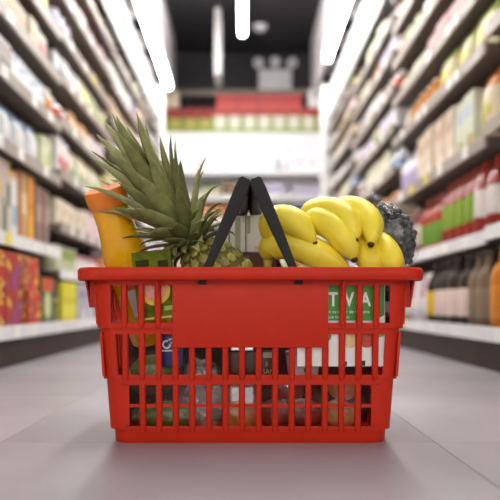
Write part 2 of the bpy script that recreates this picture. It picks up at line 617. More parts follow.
def bay_unit(side, y0, y1, levels, label, header=True, xs=0.74, top=2.06, near_end=False):
    """one gondola bay along the aisle, front plane at |x| = xs"""
    s = -1 if side == 'left' else 1
    yc, L = (y0 + y1) / 2, (y1 - y0) / 2
    t = empty('shelving_bay', (s * xs, yc, 0))
    X = lambda a, b: (min(s * a, s * b), max(s * a, s * b))
    bx = lambda nm, a, b, c, d_, e, g, m, par=t, bv=0: box(nm, *X(a, b), c, d_, e, g, m, par, bevel=bv)
    bx('back_panel', 0.40, 0.415, -L + 0.021, L - 0.021, 0.09, top, M_BACKP)
    bx('plinth', -0.022, 0.40, -L + 0.001, L - 0.001, 0.0, 0.088, M_KICK)
    for q in (-1, 1):
        bx('upright', 0.385, 0.425, q * (L - 0.011) - 0.009, q * (L - 0.011) + 0.009, 0.088, top, M_SHELF)
    for i, z in enumerate(levels):
        low = i < (2 if side == 'left' else 2)
        f0 = -0.035 if i == 0 else 0.0
        sh = bx('shelf', f0 + 0.004, 0.384, -L + 0.003, L - 0.003, z - 0.022, z, M_SHELF)
        bx('price_rail', f0 - 0.006, f0 + 0.004, -L + 0.003, L - 0.003, z - 0.034, z + 0.008, M_RAILW if low else M_RAIL, sh)
        for k in range(5 if i < 4 else 3):
            yy = -L + 0.1 + (2 * L - 0.2) * (k + rng.random() * 0.7) / 5
            bx('price_tag', f0 - 0.009, f0 - 0.006, yy, yy + 0.055, z - 0.032, z + 0.006, M_TAGY if rng.random() < 0.08 else M_TAGW, sh)
    if header:
        bx('header_panel', 0.0, 0.014, -L + 0.002, L - 0.002, top - 0.26, top, M_WHITE)
        bx('top_board', 0.014, 0.384, -L + 0.002, L - 0.002, top - 0.02, top, M_WHITE)
        for q in (-1, 1):
            bx('bracket', 0.014, 0.384, q * (L - 0.012) - 0.008, q * (L - 0.012) + 0.008, top - 0.26, top - 0.02, M_SHELF)
    tag(t, label, 'shelf unit', 'shelving bays along the aisle')
    return t


LB = [(1.50, 2.83, [.12, .41, .70, .92, 1.11, 1.29, 1.47, 1.65]),
      (2.83, 3.95, [.12, .33, .52, .74, .95, 1.13, 1.31, 1.48, 1.66]),
      (3.95, 5.05, [.12, .38, .62, .86, 1.07, 1.26, 1.46, 1.65]),
      (5.05, 6.10, [.12, .36, .58, .80, 1.00, 1.18, 1.36, 1.53, 1.70])]
RB = [(1.05, 2.13, [.12, .42, .735, 1.03, 1.26, 1.46, 1.66]),
      (2.13, 3.45, [.12, .41, .705, .99, 1.185, 1.37, 1.54, 1.70]),
      (3.45, 4.75, [.12, .39, .64, .87, 1.08, 1.27, 1.45, 1.62]),
      (4.75, 6.10, [.12, .36, .58, .80, 1.00, 1.18, 1.36, 1.53, 1.70])]
WHERE = ['nearest', 'second', 'third', 'farthest']

BAYNAMES = {}
for side, B in (('left', LB), ('right', RB)):
    for b, (y0, y1, lv) in enumerate(B):
        bay_unit(side, y0, y1, lv, '%s tall grey shelving bay on the %s of the aisle%s' % (WHERE[b], side, '' if b < 3 else ' by the cross aisle'))
        bay = '%s %s bay' % (WHERE[b], side)
        for i, z in enumerate(lv):
            gap = (lv[i + 1] if i + 1 < len(lv) else 1.80) - z - 0.045
            used = set()
            xf = 0.74 + 0.018 if i else 0.74 - 0.012
            ya, yb = y0 + 0.02, y1 - 0.02
            y = ya
            zz = z + 0.0005
            R = lambda kind, w_, d_, h_, cols, phrase, pat, n_, stack=1: (used.add((phrase, kind)), place_run(kind, w_, d_, h_, cols, phrase, pat, y, n_, xf, side, zz, i, bay, stack))[1]
            if side == 'left' and b == 0 and i == 0:
                y = 1.53
                y = R('gift', 0.20, 0.12, 0.118, ('#8f3a22', '#d9b84a', '#c9542c'), 'rust red', 5, 2, 2)
                y = R('gift', 0.20, 0.12, 0.118, ('#b3261f', '#d9a83a', '#e8d64a'), 'red and gold', 5, 1, 2)
                y = R('gift', 0.15, 0.12, 0.118, ('#a8241f', '#8a4a8c', '#e3c24a'), 'red and purple', 6, 1, 2)
                y = R('gift', 0.07, 0.12, 0.118, ('#7d1f1c', '#c9862c', '#d8b24c'), 'dark red', 7, 1, 2)
                y = R('gift', 0.15, 0.12, 0.118, ('#c42a20', '#8d5a3c', '#e9b44a'), 'bright red', 7, 1, 2)
                y = R('carton', 0.16, 0.12, 0.17, ('#2f5e35', '#c9542c', '#d9d7a0'), 'green and orange', 1, 1)
                y = R('box', 0.10, 0.12, 0.16, ('#3c3a2c', '#7a7440', '#b8a860'), 'olive', 3, 1)
            if side == 'left' and b == 0 and i == 1:
                y = 1.53
                y = R('book', 0.135, 0.07, 0.24, ('#c9bfae', '#7a8a9c', '#d9a83a'), 'grey-beige', 7, 3)
                y = R('book', 0.18, 0.07, 0.245, ('#4570b8', '#6f8fd0', '#9aa8dc'), 'blue', 8, 1)
                y = R('book', 0.15, 0.07, 0.245, ('#cbb9b0', '#5b7050', '#d8b83c'), 'multicoloured', 6, 1)
                y = R('book', 0.08, 0.07, 0.225, ('#e2dedc', '#9fb4c4', '#e0a870'), 'white', 4, 1)
                y = R('book', 0.09, 0.07, 0.24, ('#cba070', '#b06a3a', '#e0c8a0'), 'tan', 2, 1)
                y = R('book', 0.06, 0.07, 0.24, ('#dd9a2c', '#e6b23c', '#cf8a20'), 'orange', 3, 1)
                y = R('box', 0.10, 0.09, 0.22, ('#8c7a70', '#7c3a34', '#b09c8c'), 'grey and maroon', 2, 2)
            if side == 'left' and b == 1 and i == 0:
                y = R('carton', 0.24, 0.12, 0.165, ('#ddd32a', '#e6de4c', '#c8bc20'), 'bright yellow', 3, 1)
                y = R('carton', 0.16, 0.12, 0.165, ('#b9b4bf', '#8f88a4', '#d8d5da'), 'lavender grey', 0, 2)
                y = R('carton', 0.13, 0.12, 0.15, ('#7a5c9c', '#a894bc', '#5c4478'), 'purple', 1, 2)
            if side == 'right' and b == 0 and i == 0:
                y = 1.42
                y = R('bottle', 0.085, 0.085, 0.25, ('#c8781e', '#d98a2a', '#6a4a28'), 'amber', 0, 7)
            if side == 'right' and b == 0 and i == 1:
                y = 1.38
                y = R('squeeze', 0.09, 0.09, 0.25, ('#e6e3e6', '#d2d0dc', '#dcdce2'), 'white', 0, 7)
            if side == 'right' and b == 1 and i == 0:
                y = R('bottle', 0.085, 0.085, 0.245, ('#7b6650', '#8d7a64', '#5d4c3c'), 'grey-brown', 0, 2)
                y = R('bottle', 0.088, 0.088, 0.25, ('#3a2d24', '#e5cfc6', '#3b3028'), 'dark brown pink-labelled', 0, 4)
                y = R('bottle', 0.085, 0.085, 0.245, ('#2c241c', '#e0bb24', '#3a3024'), 'dark yellow-labelled', 0, 1)
                y = R('bag', 0.13, 0.07, 0.20, ('#e6dfe0', '#c9a0a8', '#d2ccd4'), 'white', 0, 2)
                y = R('bottle', 0.08, 0.08, 0.22, ('#8d8560', '#d8d6cc', '#5d5848'), 'olive', 0, 3)
            if side == 'right' and b == 1 and i == 1:
                y = R('squeeze', 0.088, 0.088, 0.25, ('#a03024', '#e4dcd4', '#b8483a'), 'red white-labelled', 0, 2)
                y = R('squeeze', 0.088, 0.088, 0.25, ('#a8301f', '#8aac3c', '#c4685a'), 'red green-labelled', 0, 4)
                y = R('bottle', 0.08, 0.08, 0.23, ('#b8432c', '#6f9c38', '#b05a48'), 'tomato red', 0, 3)
                y = R('jar', 0.085, 0.085, 0.2, ('#7c3a2c', '#ead8cc', '#8a5548'), 'brick red', 0, 4)
            if side == 'right' and b == 1 and i == 2:
                y = R('bag', 0.15, 0.08, 0.23, ('#e6d6b8', '#d97f42', '#c9c26a'), 'cream and orange', 1, 1)
                y = R('carton', 0.11, 0.09, 0.2, ('#d3d7c2', '#b8c7d2', '#b8a860'), 'pale grey-green', 0, 2)
                y = R('box', 0.13, 0.09, 0.21, ('#dccab0', '#c9a88c', '#efe3d0'), 'beige', 0, 4)
            if side == 'right' and b == 1 and i == 3:
                y = R('bag', 0.2, 0.06, 0.15, ('#dfdcb0', '#cddb7c', '#e4c63c'), 'pale green and yellow', 1, 3)
            if side == 'right' and b == 0 and i == 2:
                y = 1.62
                y = R('bag', 0.16, 0.08, 0.24, ('#e3d3b4', '#d98a4a', '#d8d08a'), 'cream and orange', 1, 3)
            pastel = (0.3 if i < 2 and side == 'left' and b == 0 else 0.5 if i < 2 else 0.9)
            if i >= 4 and b == 0 and side == 'right':
                continue          # far above the frame
            auto_fill(max(y, ya, 1.6), yb, gap, xf, side, zz, i, bay, used, pastel,
                      wmin=0.085 if b < 2 else 0.10, wmax=0.15 if b < 2 else 0.19)
    s = -1 if side == 'left' else 1
    t = empty('end_panel', (s * 0.70, 6.15, 0))
    box('panel', *sorted((0.0, s * 0.46)), -0.025, 0.025, 0.0, 2.1, M_WHITE, t, bevel=0.004)
    box('edge_post', *sorted((-s * 0.012, s * 0.03)), -0.045, 0.04, 0.0, 2.12, M_WHITE, t, bevel=0.006)
    tag(t, 'white end panel closing the %s row of shelving' % side, 'end panel')

# back display
YB = 8.6
blv = [.15, .60, .93, 1.24, 1.53, 1.84]
for b in range(3):
    x0 = -1.8 + 1.2 * b
    t = empty('shelving_bay', (x0 + 0.6, YB, 0))
    box('back_panel', -0.598, 0.598, 0.40, 0.42, 0, 2.28, M_WHITE, t)
    box('plinth', -0.598, 0.598, 0.02, 0.40, 0, 0.125, M_KICK, t)
    for z in blv:
        sh = box('shelf', -0.596, 0.596, 0.0, 0.398, z - 0.024, z, M_WHITE, t)
        box('price_rail', -0.596, 0.596, -0.012, 0.0, z - 0.05, z + 0.012, M_RAILW, sh)
    box('canopy', -0.598, 0.598, -0.10, 0.398, 2.25, 2.28, M_WHITE, t)
    cv = box('valance', -0.598, 0.598, -0.13, -0.10, 2.08, 2.28, M_WHITE, t)
    box('light_strip', -0.57, 0.57, -0.085, -0.055, 2.225, 2.245, M_LED, t)
    tag(t, ['left', 'middle', 'right'][b] + ' bay of the white lit display shelving across the back', 'shelf unit', 'display bays across the back')
    for i, z in enumerate(blv):
        used = set()
        gap = (blv[i + 1] if i + 1 < len(blv) else 2.12) - z - 0.07
        if i == 5:
            used2 = set()
            auto_fill(x0 + 0.03, x0 + 1.17, gap, YB + 0.03, 'back', z + 0.0005, i, ['left', 'middle', 'right'][b] + ' back display', used, 0.9, 0.13, 0.2)
        elif i:
            auto_fill(x0 + 0.03, x0 + 1.17, gap, YB + 0.03, 'back', z + 0.0005, i, ['left', 'middle', 'right'][b] + ' back display', used, 0.5, 0.1, 0.16)

# red, green and white packs along the top of the back display
pk_g = carton_mesh(0.172, 0.16, 0.31, ('#9a2f2a', '#8f9a34', '#b9ad58'), lambda u, z: 0 if z > 0.62 else (2 if 0.2 < u < 0.8 and z > 0.15 else 1))
pk_w = carton_mesh(0.172, 0.16, 0.31, ('#b5403a', '#93a040', '#dfe0cf'), lambda u, z: 0 if z > 0.68 else (2 if 0.15 < u < 0.85 and z > 0.2 else 1))
pk_r = carton_mesh(0.25, 0.16, 0.17, ('#b23c3a', '#c9544e', '#a83230'), PATS[3])
for k in range(20):
    x = -1.72 + 0.18 * k
    white = x > -0.35
    o = link('food_pack', pk_w if white else pk_g, None, (x, YB + 0.02, 2.2805))
    tag(o, 'red-topped pack with %s lower half on the back display top, %s from left' % ('white and green' if white else 'olive green', ORD1[k]), 'pack', 'packs with %s halves on the back display' % ('white' if white else 'olive'))
for k in range(4):
    o = link('flat_box', pk_r, None, (-0.20 + 0.262 * k, YB + 0.02 + 0.004 * (k % 2), 2.591))
    tag(o, 'flat red box on top of the packs under the ceiling rail, %s from left' % ORD1[k], 'box', 'red boxes stacked on the packs')
o = box('white_glow_block', -0.10, 0.10, -0.1, 0.1, 0.0, 0.22, mat('glow_white', '#f2f0ee', rough=0.4), None, bevel=0.02, loc=(0.90, YB - 0.02, 2.591))  # added block, not a lamp; its white stands in for a light-box's glow
tag(o, 'white block standing in for a glowing light-box at the right end of the back display', 'box')
o = box('cream_glow_block', -0.12, 0.12, -0.1, 0.1, 0.0, 0.2, mat('glow_cream', '#dccbb0', rough=0.5), None, bevel=0.02, loc=(-0.90, YB - 0.02, 2.591))  # added block; the cream glow at this end is put into its colour
tag(o, 'cream block standing in for a pale glow at the left end of the back display', 'box')

# ------------------------------------------------------------------ the basket
BX, BY = 0.0099, 1.074
DD = 0.0785
TZ = [(0.225, 0.161), (0.161, 0.093), (0.093, 0.0215), (0.0215, 0.0)]
TW = [(0.2140, 0.2100), (0.2060, 0.2015), (0.1995, 0.1950), (0.1900, 0.1890)]


def hw_at(t, z):
    (za, zb), (wa, wb) = TZ[t], TW[t]
    return wa + (wb - wa) * (za - z) / (za - zb)


def rr_loop(hw, r=0.022, n=6):
    hd = hw - DD
    pts = []
    for cx, cy, a0 in ((hw - r, hd - r, 0), (-hw + r, hd - r, PI / 2), (-hw + r, -hd + r, PI), (hw - r, -hd + r, 1.5 * PI)):
        for k in range(n + 1):
            a = a0 + PI / 2 * k / n
            pts.append((cx + r * math.cos(a), cy + r * math.sin(a)))
    return pts


def ring(name, section, parent, m=M_RED, r=0.022):
    """closed loft: section is a list of (half width, z) round the cross-section"""
    v, f = [], []
    loops = [rr_loop(h_, r) for h_, z in section]
    n_ = len(loops[0])
    for (h_, z), lp in zip(section, loops):
        v += [(x, y, z) for x, y in lp]
    S = len(section)
    for a in range(S):
        b_ = (a + 1) % S
        for i in range(n_):
            j = (i + 1) % n_
            f.append((a * n_ + i, a * n_ + j, b_ * n_ + j, b_ * n_ + i))
    return link(name, mesh(name, v, f, m, smooth=True), parent)


basket = empty('shopping_basket', (BX, BY, 0))
tag(basket, 'red plastic shopping basket full of groceries standing on the grey floor', 'shopping basket')
T = 0.0035
ring('rim', [(0.2315, 0.2228), (0.2332, 0.2245), (0.2335, 0.2365), (0.2310, 0.2400), (0.2170, 0.2400), (0.2147, 0.2385),
             (0.2120, 0.217), (0.2110, 0.2165), (hw_at(0, 0.2165), 0.2165), (0.2143, 0.226), (0.2285, 0.229), (0.2295, 0.2228)], basket, r=0.03)
z1, z2, zs = 0.1660, 0.1505, 0.1585
ring('band', [(hw_at(0, z1), z1), (hw_at(0, zs), zs), (hw_at(1, zs), zs), (hw_at(1, z2), z2), (hw_at(1, z2) - T, z2), (hw_at(1, zs) - T, zs + .002), (hw_at(0, z1) - T - .001, z1)], basket)
z1, z2, zs = 0.0950, 0.0810, 0.0905
ring('band', [(hw_at(1, z1), z1), (hw_at(1, zs), zs), (hw_at(2, zs), zs), (hw_at(2, z2), z2), (hw_at(2, z2) - T, z2), (hw_at(2, zs) - T, zs + .002), (hw_at(1, z1) - T - .001, z1)], basket)
z1, zs = 0.0240, 0.0195
ring('band', [(hw_at(2, z1), z1), (hw_at(2, zs), zs), (hw_at(3, zs), zs), (0.1890, 0.002), (0.1875, 0.0), (0.180, 0.0), (0.184, 0.006), (hw_at(3, zs) - T, zs + .002), (hw_at(2, z1) - T - .001, z1)], basket)
ring('cross_bar', [(hw_at(2, .052) - .0012, .0545), (hw_at(2, .052) - .0012, .0500), (hw_at(2, .052) - .0036, .0500), (hw_at(2, .052) - .0036, .0545)], basket)
lp = rr_loop(0.1845, 0.02)
nl = len(lp)
bv = [(x, y, 0.003) for x, y in lp] + [(x, y, 0.007) for x, y in lp]
link('bottom', mesh('bottom', bv, [tuple(range(nl)), tuple(range(nl, 2 * nl))] + [(i, (i + 1) % nl, nl + (i + 1) % nl, nl + i) for i in range(nl)], M_RED), basket)

PITCH = 0.0226
HOLE = 0.0070
HZ = [(0.2165, 0.1660), (0.1505, 0.0950), (0.0810, 0.0240)]       # top and bottom of the openings
NF = [8, 8, 7]                                                    # openings from the middle, long side
NS = [5, 5, 4]                                                    # short side
# corner posts
for sx in (-1, 1):
    for sy in (-1, 1):
        v, f = [], []
        for t_ in range(3):
            zt, zb = HZ[t_][0] + 0.002, HZ[t_][1] - 0.002
            xe = NF[t_] * PITCH + HOLE
            ye = NS[t_] * PITCH + HOLE
            base = len(v)
            cnt = 0
            for off in (0, T):
                for z in (zt, zb):
                    hw = hw_at(t_, z) - off
                    r = 0.022 - off
                    hd = hw - DD
                    line = [(xe, hd)] + [(hw - r + r * math.cos(a), hd - r + r * math.sin(a)) for a in [PI / 2 * (1 - k / 7) for k in range(8)]] + [(hw, ye)]
                    cnt = len(line)
                    v += [(sx * x, sy * y, z) for x, y in line]
            for k in range(cnt - 1):
                o0, o1, i0, i1 = base + k, base + cnt + k, base + 2 * cnt + k, base + 3 * cnt + k
                f += [(o0, o0 + 1, o1 + 1, o1), (i0, i1, i1 + 1, i0 + 1), (o0, i0, i0 + 1, o0 + 1), (o1, o1 + 1, i1 + 1, i1)]
            for k in (0, cnt - 1):
                f.append((base + k, base + cnt + k, base + 3 * cnt + k, base + 2 * cnt + k))
        link('corner_post', mesh('corner_post', v, f, M_RED, smooth=True), basket)

# ribs: one mesh per tier, hung on the four walls
rw = PITCH / 2 - HOLE
RIB = []
for t_ in range(3):
    zt, zb = HZ[t_][0] + 0.0015, HZ[t_][1] - 0.001
    v, f = [], []
    sec = [(-rw, T), (-rw, -0.0004), (-rw * 0.6, -0.0022), (rw * 0.6, -0.0022), (rw, -0.0004), (rw, T)]
    zl = [zt, zb, zb - 0.0035, zb - 0.0062]
    for q, z in enumerate(zl):
        k = (1, 1, 0.85, 0.35)[q]
        for x, y in sec:
            yy = y if q < 2 or y > 0 else y * 0.8
            v.append((x * k, -(hw_at(t_, z) - DD) + (hw_at(t_, zt) - DD) + yy, z))
    n_ = len(sec)
    for q in range(len(zl) - 1):
        for k in range(n_):
            j = (k + 1) % n_
            f.append((q * n_ + k, q * n_ + j, (q + 1) * n_ + j, (q + 1) * n_ + k))
    f += [tuple(range(n_)), tuple(range(3 * n_, 4 * n_))]
    RIB.append((mesh('rib', v, f, M_RED, smooth=True), hw_at(t_, zt)))
for t_ in range(3):
    me, hwz = RIB[t_]
    for k in range(-NF[t_], NF[t_]):
        x = (k + 0.5) * PITCH
        if t_ == 0 and abs(x) < 0.108:
            continue
        link('rib', me, basket, (x, -(hwz - DD), 0))
        link('rib', me, basket, (x, hwz - DD, 0), (0, 0, PI))
    for k in range(-NS[t_], NS[t_]):
        x = (k + 0.5) * PITCH
        link('rib', me, basket, (-hwz, x, 0), (0, 0, -PI / 2))
        link('rib', me, basket, (hwz, x, 0), (0, 0, PI / 2))
# solid label panels, front and back
for sy in (-1, 1):
    pz, pb = 0.2185, 0.1325
    ot, ob = hw_at(0, pz) - DD + 0.0012, hw_at(0, pb) - DD + 0.0016
    pwid = 4.64 * PITCH
    v = [(sx * pwid, sy * (o_ - d_), z) for sx in (-1, 1) for d_ in (0, 0.0042) for o_, z in ((ob, pb), (ot, pz))]
    pan = link('label_panel', mesh('label_panel', v, BF, M_RED, bevel=0.0012, smooth=True), basket)
    for x in (-0.1243, 0.1243):
        gv = [(-0.002, 0.0, 0.2225), (0.002, 0.0, 0.2225), (0.002, -0.010, 0.2225), (-0.002, -0.010, 0.2225),
              (-0.0016, 0.0, 0.200), (0.0016, 0.0, 0.200), (0.0012, -0.002, 0.200), (-0.0012, -0.002, 0.200)]
        link('gusset', mesh('gusset', gv, [(0, 1, 2, 3), (7, 6, 5, 4), (0, 4, 5, 1), (1, 5, 6, 2), (2, 6, 7, 3), (3, 7, 4, 0)], M_RED),
             basket, (x, sy * (hw_at(0, 0.21) - DD + 0.0015), 0), (0, 0, 0 if sy < 0 else PI))
# hanging flanges below the rim on the short sides
for sx in (-1, 1):
    v = [(sx * x, y, z) for y in (-0.088, 0.088) for x, z in ((0.2325, 0.2235), (0.2265, 0.1865), (0.2235, 0.1865), (0.2295, 0.2235))]
    link('side_flange', mesh('side_flange', v, [(0, 1, 2, 3), (7, 6, 5, 4), (0, 4, 5, 1), (1, 5, 6, 2), (2, 6, 7, 3), (3, 7, 4, 0)], M_RED, bevel=0.0008, smooth=True), basket)
    for y in (-0.087, 0.0, 0.087):
        box('flange_web', *sorted((sx * 0.208, sx * 0.2255)), y - 0.0012, y + 0.0012, 0.188, 0.224, M_RED, basket)

# handles
for sx in (-1, 1):
    hnd = empty('handle', (0, 0, 0))
    hnd.parent = basket
    p0 = Vector((sx * 0.0645, 0, 0.224))
    p1 = Vector((sx * 0.0090, 0, 0.3535))
    ax = (p1 - p0).normalized()
    nx_ = Vector((ax.z, 0, -ax.x))
    L = (p1 - p0).length
    for sy in (-1, 1):
        y0, y1 = (0.1255, 0.1345)
        prof = [(0.0, 0.0050), (0.03, 0.0056), (L * 0.55, 0.0078), (L * 0.93, 0.0092), (L + 0.004, 0.0086), (L + 0.008, 0.0060)]
        v, f = [], []
        for a, hwid in prof:
            c = p0 + ax * a
            for k, (q, yy) in enumerate(((-1, y0), (1, y0), (1, y1), (-1, y1))):
                p = c + nx_ * (q * hwid)
                v.append((p.x, sy * yy, p.z))
        for i in range(len(prof) - 1):
            for k in range(4):
                j = (k + 1) % 4
                f.append((i * 4 + k, i * 4 + j, (i + 1) * 4 + j, (i + 1) * 4 + k))
        f += [(0, 1, 2, 3), tuple(range(4 * (len(prof) - 1), 4 * len(prof)))]
        link('arm', mesh('arm', v, f, M_BLACK, bevel=0.0012, smooth=True), hnd)
        # pivot lug showing in the slot under the rim
        box('pivot_lug', sx * 0.0645 - 0.0055, sx * 0.0645 + 0.0055, *sorted((sy * 0.1265, sy * 0.1395)), 0.2175, 0.2235, M_BLACK, hnd, bevel=0.001)
    # grip: rounded channel between the arms
    v, f = [], []
    gs = [(-0.0088, -0.013), (-0.0098, -0.006), (-0.0088, 0.004), (-0.0055, 0.008), (0.0055, 0.008), (0.0088, 0.004), (0.0098, -0.006), (0.0088, -0.013), (0.0062, -0.016), (-0.0062, -0.016)]
    for yy in (-0.1256, -0.11, 0.11, 0.1256):
        for a, b_ in gs:
            p = p1 + nx_ * a + ax * b_
            v.append((p.x, yy, p.z))
    n_ = len(gs)
    for q in range(3):
        for k in range(n_):
            j = (k + 1) % n_
            f.append((q * n_ + k, q * n_ + j, (q + 1) * n_ + j, (q + 1) * n_ + k))
    f += [tuple(range(n_)), tuple(range(3 * n_, 4 * n_))]
    link('grip', mesh('grip', v, f, M_BLACK, smooth=True), hnd)

# ------------------------------------------------------------------ groceries
# juice bottle, leaning to the left
M_JUICE = mat('orange_juice', '#fbbb14', rough=0.18, var=0.05, sss=0.15, coat=0.4)
M_CAP = mat('orange_cap', '#f0882a', rough=0.38, var=0.03)
jb = empty('juice_bottle', (-0.1405, 1.096, 0.136), (0.36, -0.265, 0))
jprof = [(0.027, 0), (0.033, 0.004), (0.034, 0.012), (0.034, 0.115), (0.0345, 0.135), (0.0325, 0.155), (0.0285, 0.175), (0.0265, 0.195), (0.0268, 0.214), (0.0262, 0.219)]
link('body', lathe_mesh('body', jprof, 32, M_JUICE), jb)
cp = link('cap', lathe_mesh('cap', [(0.0290, 0.2195), (0.0296, 0.2205), (0.0300, 0.2425), (0.0290, 0.2455), (0.0265, 0.2465), (0.0240, 0.2460)], 32, M_CAP), jb)

def wrap(name, r, a0, a1, z0, z1, m, parent, n_=10, th=0.0004):
    v, f = [], []
    for rr in (r, r + th):
        for i in range(n_ + 1):
            a = a0 + (a1 - a0) * i / n_
            v += [(rr * math.cos(a), rr * math.sin(a), z0), (rr * math.cos(a), rr * math.sin(a), z1)]
    K = 2 * (n_ + 1)
    for i in range(n_):
        f += [(2 * i, 2 * i + 2, 2 * i + 3, 2 * i + 1), (K + 2 * i, K + 2 * i + 1, K + 2 * i + 3, K + 2 * i + 2),
              (2 * i, K + 2 * i, K + 2 * i + 2, 2 * i + 2), (2 * i + 1, 2 * i + 3, K + 2 * i + 3, K + 2 * i + 1)]
    f += [(0, 1, K + 1, K), (2 * n_, K + 2 * n_, K + 2 * n_ + 1, 2 * n_ + 1)]
    return link(name, mesh(name, v, f, m, smooth=True), parent)


lb = wrap('label', 0.0346, -PI * 0.60, -PI * 0.28, 0.055, 0.115, mat('label_white', '#ece9e6', rough=0.4), jb)
wrap('label_band', 0.0351, -PI * 0.60, -PI * 0.28, 0.098, 0.110, mat('label_orange', '#dd6a34', rough=0.4), lb)
tag(jb, 'orange juice bottle with a wide orange cap leaning out of the basket', 'bottle')

# dark green packet with yellow ring, front left
gp = empty('food_packet', P(159, 320, 0.957), (0, -0.11, 0))
M_LEAFP = mat('packet_green', '#5a6410', rough=0.5, spec=0.1, var=0.6, scale=45)
box('body', -0.0265, 0.0265, -0.010, 0.010, 0.0, 0.0935, M_LEAFP, gp, bevel=0.001)
def disc(name, r, x, y, z, m, parent, r2=0.0, a0=0, a1=2 * PI, th=0.0005, n_=28):
    v, f = [], []
    for yy in (y, y - th):
        for i in range(n_):
            a = a0 + (a1 - a0) * i / n_
            v.append((x + r * math.cos(a), yy, z + r * math.sin(a)))
        if r2:
            for i in range(n_):
                a = a0 + (a1 - a0) * i / n_
                v.append((x + r2 * math.cos(a), yy, z + r2 * math.sin(a)))
    if not r2:
        f = [tuple(range(n_)), tuple(range(n_, 2 * n_))] + [(i, (i + 1) % n_, n_ + (i + 1) % n_, n_ + i) for i in range(n_)]
    else:
        for i in range(n_):
            j = (i + 1) % n_
            f += [(i, j, n_ + j, n_ + i), (2 * n_ + i, 3 * n_ + i, 3 * n_ + j, 2 * n_ + j), (i, 2 * n_ + i, 2 * n_ + j, j), (n_ + i, n_ + j, 3 * n_ + j, 3 * n_ + i)]
    return link(name, mesh(name, v, f, m), parent)
disc('emblem_ring', 0.021, 0.0, -0.0101, 0.041, mat('packet_yellow', '#d9a91c', rough=0.4), gp, r2=0.0145)
disc('emblem', 0.0142, 0.0, -0.0101, 0.041, mat('packet_pink', '#d98c7c', rough=0.4, var=0.3, scale=150), gp)
box('stripe', -0.0265, 0.0265, -0.0106, -0.0101, 0.002, 0.0045, mat('packet_gold', '#c9a84c', rough=0.4), gp)
box('leaf_print', 0.010, 0.024, -0.0106, -0.0101, 0.012, 0.018, mat('packet_leaf', '#8fa84a', rough=0.4), gp)
box('dark_print', -0.022, -0.004, -0.0106, -0.0101, 0.074, 0.083, mat('packet_dark', '#30380c', rough=0.6, spec=0.1), gp)
box('dark_print', 0.008, 0.022, -0.0106, -0.0101, 0.07, 0.08, MATS['packet_dark'], gp)
box('brown_edge', -0.0265, 0.0265, -0.0102, 0.010, 0.0936, 0.0945, mat('packet_brown', '#7c3c1c', rough=0.5), gp)
tag(gp, 'dark green printed packet with a yellow ring beside the pineapple', 'packet')

# pineapple
pa_c = P(222, 287, 1.018)
pine = empty('pineapple', pa_c, (0.10, -0.56, 0))
M_PB = mat('pineapple_skin', '#6f6a2a', rough=0.6, var=0.3, scale=60)
M_EYE = mat('pineapple_eye', '#a9a552', rough=0.5, var=0.35, scale=120, rnd=0.2)
M_BR = mat('pineapple_bract', '#b39a52', rough=0.6, var=0.3, scale=80)
M_LEAF = [mat('crown_leaf_%d' % i, c, rough=0.5, var=0.28, scale=60) for i, c in enumerate(('#8c8f58', '#7a7d46', '#a5a873', '#6d7040'))]
RX, RZ = 0.052, 0.074
body = link('fruit_body', blob_mesh('fruit_body', RX, RX, RZ, M_PB, sub=4, shape=lambda p, d: Vector((p.x, p.y, p.z)) * (1.0 + 0.06 * (1 - abs(d.z)) * abs(d.z))), pine)
eye_me = lathe_mesh('eye', [(0.0072, -0.001), (0.0078, 0.0006), (0.0058, 0.0026), (0.0028, 0.0032), (0.001, 0.003)], 6, M_EYE)
br_v = [(-0.0022, -0.001, 0.002), (0.0022, -0.001, 0.002), (0.0, 0.0015, 0.002), (0.0, 0.0105, 0.0058)]
bract_me = mesh('bract', br_v, [(0, 1, 2), (0, 3, 1), (1, 3, 2), (2, 3, 0)], M_BR)
rows = 10
for rI in range(rows):
    th = PI * (rI + 0.9) / (rows + 0.6)
    cnt = max(4, int(round(2 * PI * RX * math.sin(th) / 0.0150)))
    for k in range(cnt):
        ph = 2 * PI * (k + 0.5 * (rI % 2)) / cnt
        d = Vector((math.sin(th) * math.cos(ph), math.sin(th) * math.sin(ph), math.cos(th)))
        p = Vector((d.x * RX, d.y * RX, d.z * RZ)) * (1.0 + 0.06 * (1 - abs(d.z)) * abs(d.z))
        nrm = Vector((d.x / RX, d.y / RX, d.z / RZ)).normalized()
        upv = (Vector((0, 0, 1)) - nrm * nrm.z).normalized()
        R3 = Matrix((upv.cross(nrm), upv, nrm)).transposed()
        e = link('eye', eye_me, body, p, R3.to_euler())
        link('bract', bract_me, body, p, R3.to_euler())
# crown
rl = random.Random(5)


